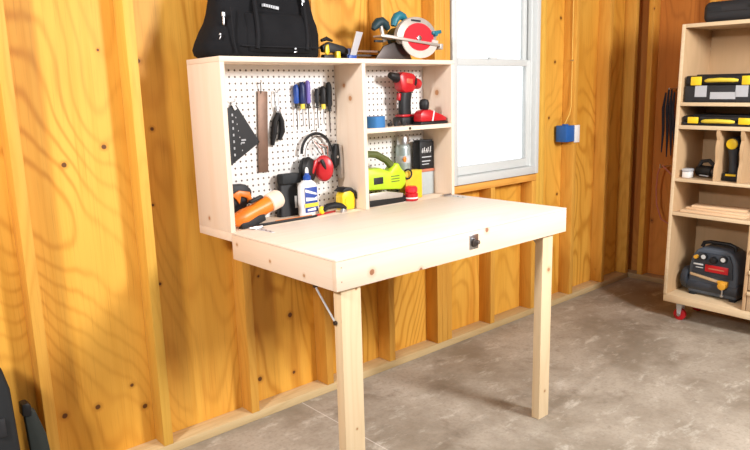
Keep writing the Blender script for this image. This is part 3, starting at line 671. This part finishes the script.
fh = obj('front_handle', MB().tube([(.950, -.135, 1.700), (.956, -.135, 1.722), (.970, -.135, 1.740), (.990, -.135, 1.748), (1.012, -.135, 1.742), (1.03, -.135, 1.724)], [.013, .018, .020, .020, .017, .012], 14), M['teal'], t)
obj('handle_grip', MB().tube([(.965, -.135, 1.742), (.990, -.135, 1.758), (1.015, -.135, 1.752)], [.008, .011, .007], 10), M['tealdark'], fh)
obj('depth_knob', MB().cyl((1.168, -.150, 1.668), (1.168, -.195, 1.668), .014, .010, 14).rb((1.175, -.186, 1.676), (.060, .014, .016), (0, -.15, 0), .004), M['teal'], t)
obj('lower_lever', MB().rb((.835, -.16, 1.628), (.05, .012, .010), (0, 0, 0), .003), M['black2'], t)
bd = obj('badge', MB().rb((1.05, -.1775, 1.724), (.060, .002, .008), (0, .03, 0)), M['black2'], t)
obj('wedge_foot', MB().prism([(.822, TP+.0003), (1.056, TP+.0003), (1.02, 1.610), (.96, 1.632), (.880, 1.610)], -.146, -.136, bev=.002), M['darkmetal'], t, label='dark metal parallel shoe resting on the cabinet top')

# ------------------------------------------------------------------ outlet box on the wall
t = thing('junction_box', 'blue electrical box with pale cover on the stud right of the window', 'electrical box', (2.56, 0, 1.06))
obj('box', MB().bx(2.545, 2.637, -.008, .072, 1.068, 1.172, .004), M['boxblue'], t)
obj('mounting_tab', MB().bx(2.552, 2.570, -.006, .030, 1.172, 1.182, .001), M['boxblue'], t)
obj('cover', MB().bx(2.6376, 2.690, -.014, -.001, 1.060, 1.172, .003), M['white'], t, label='white cover plate')
t = thing('power_cable', 'yellow electrical cable running up the wall from the blue box', 'cable', (2.60, .04, 1.18))
obj('cable', MB().tube([(2.560, .020, 1.1735), (2.575, .015, 1.20), (2.605, .012, 1.245), (2.628, .016, 1.29), (2.6335, .020, 1.5), (2.633, .022, 1.9), (2.6335, .022, 2.4), (2.6335, .022, 2.70)], .0035, 8), M['cable'], t)
obj('staple', MB().bx(2.626, 2.6385, .012, .030, 1.575, 1.582), M['steel'], t)

# ------------------------------------------------------------------ rolling shelf unit by the right wall
BX0, BX1 = 2.70, 3.05
YL, YR = -.615, -1.46     # left and right ends seen from the front
bc = thing('rolling_shelf', 'tall plywood shelf unit on casters standing in front of the right wall', 'shelf unit', (2.875, -1.03, 0))
def bcp(name, x0, x1, y0, y1, z0, z1, m='birch', lab=None): return obj(name, MB().bx(x0, x1, min(y0, y1), max(y0, y1), z0, z1, .001), M[m], bc, lab)
bcp('side_panel', BX0, BX1, YL, YL-.018, .150, 1.708, 'birch_z'); bcp('side_panel', BX0, BX1, YR, YR+.018, .150, 1.708, 'birch_z')
bcp('back_panel', BX1+.0002, BX1+.006, YL, YR, .104, 1.726, 'birch_z')
bcp('top_panel', BX0, BX1, YL, YR, 1.7085, 1.727)
bcp('base', BX0, BX1, YL, YR, .104, .1495, 'birch_edge')
b1 = YL-.0185; b2 = YR+.0185
SH = [(1.277, 1.295), (1.146, 1.166), (.842, .858), (.640, .658)]
for za, zb in SH: bcp('shelf', BX0, BX1-.0005, b1, b2, za, zb)
for za, zb in SH+[(1.7085, 1.727)]:
    bcp('edge_band', BX0-.004, BX0-.0002, b1, b2, za-.001, zb+.001, 'birch_edge')
bcp('edge_band', BX0-.004, BX0-.0002, YL, YL-.019, .150, 1.727, 'birch_edge')
bcp('upright', BX0, BX1-.001, -1.062, -1.080, .150, .6395, 'birch_z')
wavy = [(BX0, .8585), (BX0, .93), (BX0+.012, .96), (BX0+.012, .99), (BX0+.002, 1.02), (BX0+.002, 1.06), (BX0+.014, 1.09), (BX0, 1.12), (BX0, 1.1455), (BX1-.002, 1.1455), (BX1-.002, .8585)]
obj('divider', MB().prism(wavy, -.848, -.866, 'xz'), M['birch_z'], bc)
obj('divider', MB().prism(wavy, -.976, -.994, 'xz'), M['birch_z'], bc)
LEAN = math.radians(.9); PIVOT = Vector((0, -1.38, 0))
for i, (x, y) in enumerate(((2.755, -.70), (3.0, -.70), (2.755, -1.38), (3.0, -1.38))):
    c = obj('caster', MB().bx(x-.030, x+.030, y-.045, y+.030, .100, .1038).prism([(y-.020, .0998), (y+.020, .0998), (y+.010, .028), (y-.010, .028)], x+.018, x+.021, 'yz').prism([(y-.020, .0998), (y+.020, .0998), (y+.010, .028), (y-.010, .028)], x-.021, x-.018, 'yz'), M['zinc'], bc)
    dz = .0365-(y+1.38)*math.sin(LEAN)-.0005
    obj('wheel', MB().cyl((x-.013, y, dz), (x+.013, y, dz), .036, n=28, bev=.004), M['red'], c, label='red caster wheel')
    obj('hub', MB().cyl((x-.0245, y, dz), (x+.0245, y, dz), .010, n=14), M['steel'], c)
# drawer stack right of the upright
for k in range(4):
    za = .152+.120*k
    d = obj('drawer', MB().bx(BX0+.002, BX0+.30, -1.438, -1.084, za, za+.112, .002), M['birch'], bc)
    obj('drawer_lip', MB().bx(BX0-.010, BX0+.0018, -1.438, -1.084, za+.092, za+.112, .002), M['birch_edge'], d)

def toolcase(x0, ya, yb, z0, z1, label, sticker=True):
    """x0 front; ya left (near the back wall), yb right"""
    t = thing('tool_case', label, 'tool case', (x0+.13, (ya+yb)/2, z0), 0, 'black and yellow tool cases on the shelf unit')
    lh = .048 if sticker else .036
    zs = z0+(z1-z0)*(.62 if sticker else .35)
    obj('lower_shell', MB().bx(x0, x0+.26, yb, ya, z0, zs-.001, .008), M['black2'], t)
    obj('lid', MB().bx(x0+.001, x0+.26, yb+.001, ya-.001, zs, z1-.006, .010).bx(x0+.03, x0+.22, yb+.05, ya-.05, z1-.008, z1, .003), M['black'], t)
    zl = z1-.012
    for y in (ya-.035, yb+.095):
        obj('latch', MB().bx(x0-.010, x0-.0002, y-.060, y, zl-lh, zl, .004), M['yellow'], t, label='yellow latch')
    hm = (ya+yb)/2
    hn = obj('handle', MB().tube([(x0-.003, ya-.115, zl-.024), (x0-.014, ya-.135, zl-.022), (x0-.016, hm, zl-.020), (x0-.014, yb+.135, zl-.022), (x0-.003, yb+.115, zl-.024)], [.007, .011, .012, .011, .007], 10), M['labelyellow'], t, label='pale yellow handle bar')
    if sticker:
        obj('side_label', MB().bx(x0-.0012, x0-.0002, ya-.125, ya-.060, z0+.030, z0+.092), M['labelgrey'], t, label='square grey sticker')
        obj('side_label', MB().bx(x0-.0012, x0-.0002, yb+.060, yb+.125, z0+.030, z0+.092), M['labelgrey'], t, label='square grey sticker')
        obj('front_label', MB().bx(x0-.0012, x0-.0002, ya-.280, ya-.145, z0+.018, z0+.056), M['labelgrey'], t, label='long grey sticker')
    return t
toolcase(2.722, -.642, -1.045, 1.2962, 1.450, 'deep black tool case with yellow latches and grey stickers, on the upper shelf')
toolcase(2.722, -.640, -1.045, 1.1672, 1.226, 'thin black tool case with yellow latches, one shelf below the deep case', False)
t = thing('long_case', 'long rounded black case lying on top of the rolling shelf unit', 'case', (2.86, -.95, 1.727))
obj('shell', MB().bx(2.745, 2.965, -1.36, -.698, 1.7272, 1.842, .036, 5), M['black2'], t)
obj('seam', MB().bx(2.7438, 2.966, -1.33, -.730, 1.781, 1.785, .0005), M['black'], t)
for y in (-.725, -.935, -1.20): obj('latch', MB().bx(2.7425, 2.7448, y-.075, y, 1.792, 1.812, .001), M['rubber'], t)
# compartment contents
t = thing('white_battery', 'small white and black adapter at the left of the shelf compartment', 'adapter', (2.79, -.66, .858))
obj('body', MB().bx(2.745, 2.80, -.697, -.652, .8583, .895, .005), M['white'], t)
obj('cap', MB().bx(2.743, 2.802, -.699, -.650, .8953, .912, .004), M['labelgrey'], t)
t = thing('black_power_tool', 'dark power tool lying in the shelf compartment beside the white adapter', 'power tool', (2.83, -.76, .858))
obj('body', MB().cyl((2.86, -.70, .894), (2.82, -.800, .898), .034, .030, 20, .006), M['black'], t)
obj('handle', MB().tube([(2.85, -.70, .905), (2.86, -.715, .95), (2.85, -.76, .958), (2.83, -.80, .93)], .012, 8), M['black2'], t)
obj('nose', MB().cyl((2.82, -.800, .898), (2.81, -.835, .900), .022, .012, 16), M['darkmetal'], t)
obj('side_stripe', MB().rb((2.792, -.760, .875), (.004, .06, .006), (0, 0, -.3)), M['labelgrey'], t)
t = thing('upright_drill', 'yellow and black drill standing upright between the shelf dividers', 'drill', (2.80, -.918, .858))
obj('holder', MB().bx(2.760, 2.85, -.962, -.875, .8583, .905, .004), M['black'], t)
obj('grip', MB().tube([(2.80, -.918, .905), (2.795, -.915, .96), (2.79, -.912, 1.01), (2.79, -.912, 1.04)], [.026, .022, .024, .030], 12), M['compdark'], t)
obj('head', MB().cyl((2.765, -.912, 1.068), (2.90, -.912, 1.075), .036, .032, 24, .006), M['black'], t)
obj('chuck_ring', MB().cyl((2.752, -.912, 1.067), (2.7645, -.912, 1.0675), .029, .031, 24, .003), M['yellow'], t, label='yellow front disc')
obj('base_stripe', MB().bx(2.7585, 2.7598, -.945, -.890, .888, .899), M['yellow'], t)
def board(dx, ya, yb, z, w, lab, rz):
    o = solo('scrap_board', MB().bx(-w/2, w/2, -(ya-yb)/2, (ya-yb)/2, 0, .012, .001, M=Matrix.Translation((dx, (ya+yb)/2, z)) @ Matrix.Rotation(rz, 4, 'Z')), M['scrap'], lab, 'board', 'offcut boards on the shelf unit')
board(2.83, -.662, -1.02, .6585, .19, 'lowest pale offcut board lying on the shelf above the compressor', .03)
board(2.84, -.680, -1.03, .6710, .15, 'middle pale offcut board of the stack above the compressor', -.08)
board(2.85, -.700, -1.00, .6835, .10, 'topmost narrow offcut board of the stack above the compressor', .10)

# compressor
t = thing('air_compressor', 'slate blue portable air compressor with red panel in the bottom of the shelf unit', 'air compressor', (2.87, -.86, .15))
prf = [(-.700, .160), (-.700, .330), (-.712, .400), (-.742, .452), (-.780, .470), (-.925, .472), (-.965, .450), (-.990, .395), (-1.000, .320), (-1.000, .160)]
obj('housing', MB().prism(prf, 2.80, 2.98, 'yz', .016, 3), M['compressor'], t)
obj('front_panel', MB().prism([(-.725, .300), (-.735, .385), (-.760, .440), (-.945, .442), (-.968, .385), (-.975, .290)], 2.788, 2.7998, 'yz', .004), M['compdark'], t)
obj('carry_handle', MB().tube([(2.85, -.755, .465), (2.85, -.765, .492), (2.85, -.80, .502), (2.85, -.92, .502), (2.85, -.952, .490), (2.85, -.958, .462)], .012, 10), M['black'], t)
rp = obj('red_panel', MB().bx(2.780, 2.7878, -.948, -.808, .322, .368, .003), M['red'], t)
obj('lettering', MB().bx(2.7792, 2.7799, -.925, -.830, .341, .349), M['rust'], rp)
obj('white_badge', MB().bx(2.783, 2.7878, -.795, -.735, .356, .366, .001).bx(2.783, 2.7878, -.795, -.750, .338, .343, .001), M['gauge'], t)
for y in (-.800, -.918):
    gg = obj('gauge', MB().cyl((2.765, y, .418), (2.7878, y, .418), .021, n=22, bev=.002), M['black'], t)
    obj('dial', MB().cyl((2.763, y, .418), (2.7648, y, .418), .014, n=22), M['gauge'], gg)
obj('regulator_knob', MB().cyl((2.757, -.858, .404), (2.7878, -.858, .404), .019, .022, 18, .003), M['black'], t)
obj('brass_fitting', MB().cyl((2.762, -.752, .410), (2.7878, -.752, .410), .012, n=10), M['amber'], t)
obj('side_rail', MB().prism([(-.718, .300), (-.900, .274), (-.900, .258), (-.718, .284)], 2.780, 2.7995, 'yz', .003), M['tan'], t)
obj('amber_knob', MB().cyl((2.752, -.925, .252), (2.7995, -.925, .252), .026, n=8, bev=.004).bx(2.76, 2.785, -.956, -.895, .262, .282, .004), M['amber'], t)
obj('drain_cock', MB().cyl((2.775, -.925, .225), (2.775, -.925, .190), .005, n=8).cyl((2.775, -.925, .190), (2.775, -.925, .180), .010, n=10), M['steel'], t)
obj('tank', MB().cyl((2.84, -.695, .215), (2.84, -1.006, .215), .050, n=24, bev=.012), M['compdark'], t)
obj('motor_drum', MB().cyl((2.86, -.699, .245), (2.86, -.650, .245), .080, .070, 26, .012), M['compdark'], t)
for y in (-.73, -.975): obj('foot', MB().bx(2.80, 2.96, y-.02, y+.02, .1498, .164, .003), M['rubber'], t)

t.scale = (.94, .94, .93)

# ------------------------------------------------------------------ things hanging on the right wall behind the unit
t = thing('hanging_straps', 'dark cloth straps hanging on the right wall behind the shelf unit', 'straps', (3.40, -.26, .91))
for k, (y0, z0_, y1, z1_) in enumerate(((-.235, 1.36, -.225, .95), (-.255, 1.39, -.262, .92), (-.275, 1.38, -.292, .93), (-.295, 1.36, -.315, .98))):
    ym = (y0+y1)/2
    obj('strap', MB().tube([(3.39, y0, z0_), (3.385-.006*k, ym+.006, 1.25), (3.380, ym-.004, 1.10), (3.388, y1, z1_)], [.006, .011, .010, .004], 8), M['coat'], t)
obj('peg', MB().cyl((3.375, -.262, 1.385), (3.5085, -.262, 1.385), .006, n=10), M['steel'], t)
t = thing('red_hose', 'thin dark red hose looping down the right wall below the hanging straps', 'hose', (3.40, -.24, .5))
obj('hose', MB().tube([(3.37, -.232, .855), (3.37, -.215, .80), (3.385, -.203, .70), (3.385, -.212, .58), (3.385, -.25, .48), (3.39, -.33, .44), (3.39, -.39, .52), (3.39, -.38, .68), (3.38, -.31, .80), (3.37, -.245, .862)], .006, 8), M['rust'], t)
obj('wall_peg', MB().cyl((3.355, -.238, .848), (3.5105, -.238, .848), .007, n=10).cyl((3.355, -.238, .848), (3.355, -.238, .872), .005, n=10), M['steel'], t)

# ------------------------------------------------------------------ lower left corner, against the back wall
t = thing('dark_case', 'dark grey equipment case standing on the floor at the far left edge', 'case', (-.92, -.10, 0))
obj('body', MB().prism([(-1.08, .0003), (-.760, .0003), (-.762, .30), (-.768, .52), (-.785, .60), (-.81, .615), (-1.08, .615)], -.19, -.012, bev=.016, seg=3), M['rubber'], t)
obj('top_edge', MB().bx(-1.06, -.800, -.198, -.008, .600, .622, .005), M['black'], t)
obj('latch', MB().bx(-.82, -.798, -.203, -.1905, .38, .44, .003), M['black2'], t)
t = thing('grey_slab', 'slim grey-green slab with black clip leaning by the leftmost stud', 'board', (-.66, -.05, 0))
obj('slab', MB().prism([(-.700, .0003), (-.628, .0003), (-.655, .28), (-.680, .375), (-.702, .395), (-.716, .385)], -.060, -.030, bev=.007), M['greyslate'], t)
obj('clip', MB().prism([(-.722, .368), (-.694, .362), (-.692, .400), (-.702, .412), (-.720, .410)], -.068, -.022, bev=.004), M['black'], t)

# the shelf unit and what stands on it lean a hair to the right on the uneven floor
for o in [q for q in COL.objects if q.parent is None and q.get('category') and q.location.x > 2.7 and q.location.x < 3.3]:
    d = Matrix.Rotation(LEAN, 3, 'X')
    o.location = PIVOT+d @ (Vector(o.location)-PIVOT); o.rotation_euler.x = LEAN

# ------------------------------------------------------------------ light
def area(name, loc, target, size, power, col, sy=None):
    L = bpy.data.lights.new(name, 'AREA'); L.size = size; L.energy = power; L.color = col
    if sy: L.shape = 'RECTANGLE'; L.size_y = sy
    o = bpy.data.objects.new(name, L); COL.objects.link(o); o.location = loc
    o.rotation_euler = (Vector(target)-Vector(loc)).to_track_quat('-Z', 'Y').to_euler()
    return o
area('work_lamp', (-2.15, -1.25, 2.3), (.4, -.1, .9), .26, 66, (1, .97, .96))
area('shop_lamp', (1.5, -3.05, 2.1), (.7, -.3, .75), .55, 114, (1, .98, .97))
area('overhead_fill', (-.2, -2.8, 2.7), (.2, -.6, 0), 1.6, 42, (1, .98, .98))  # unseen overhead fill, added to brighten the tabletop
w = bpy.data.worlds.new('sky'); S.world = w; w.use_nodes = True
bg = w.node_tree.nodes['Background']; bg.inputs[0].default_value = (.95, .98, 1, 1); bg.inputs[1].default_value = 1.5

# ------------------------------------------------------------------ camera
yaw, pit, rol, f, px = .7184, .1909, -.0279, 670.16, 378.14
F = Vector((math.sin(yaw)*math.cos(pit), math.cos(yaw)*math.cos(pit), -math.sin(pit)))
R = F.cross(Vector((0, 0, 1))).normalized(); U = R.cross(F)
R2 = R*math.cos(rol)+U*math.sin(rol); U2 = U*math.cos(rol)-R*math.sin(rol)
cam = bpy.data.cameras.new('camera'); co = bpy.data.objects.new('camera', cam); COL.objects.link(co)
mw = Matrix.Identity(4)
for i in range(3): mw[i][0] = R2[i]; mw[i][1] = U2[i]; mw[i][2] = -F[i]
mw.translation = Vector((-1.1876, -2.4364, 1.394))
co.matrix_world = mw
cam.sensor_width = 36; cam.lens = f*36/750; cam.shift_x = -(px-375)/750; cam.clip_start = .02
S.camera = co
S.view_settings.view_transform = 'Standard'; S.view_settings.look = 'None'; S.view_settings.gamma = 1; S.view_settings.exposure = 0.0
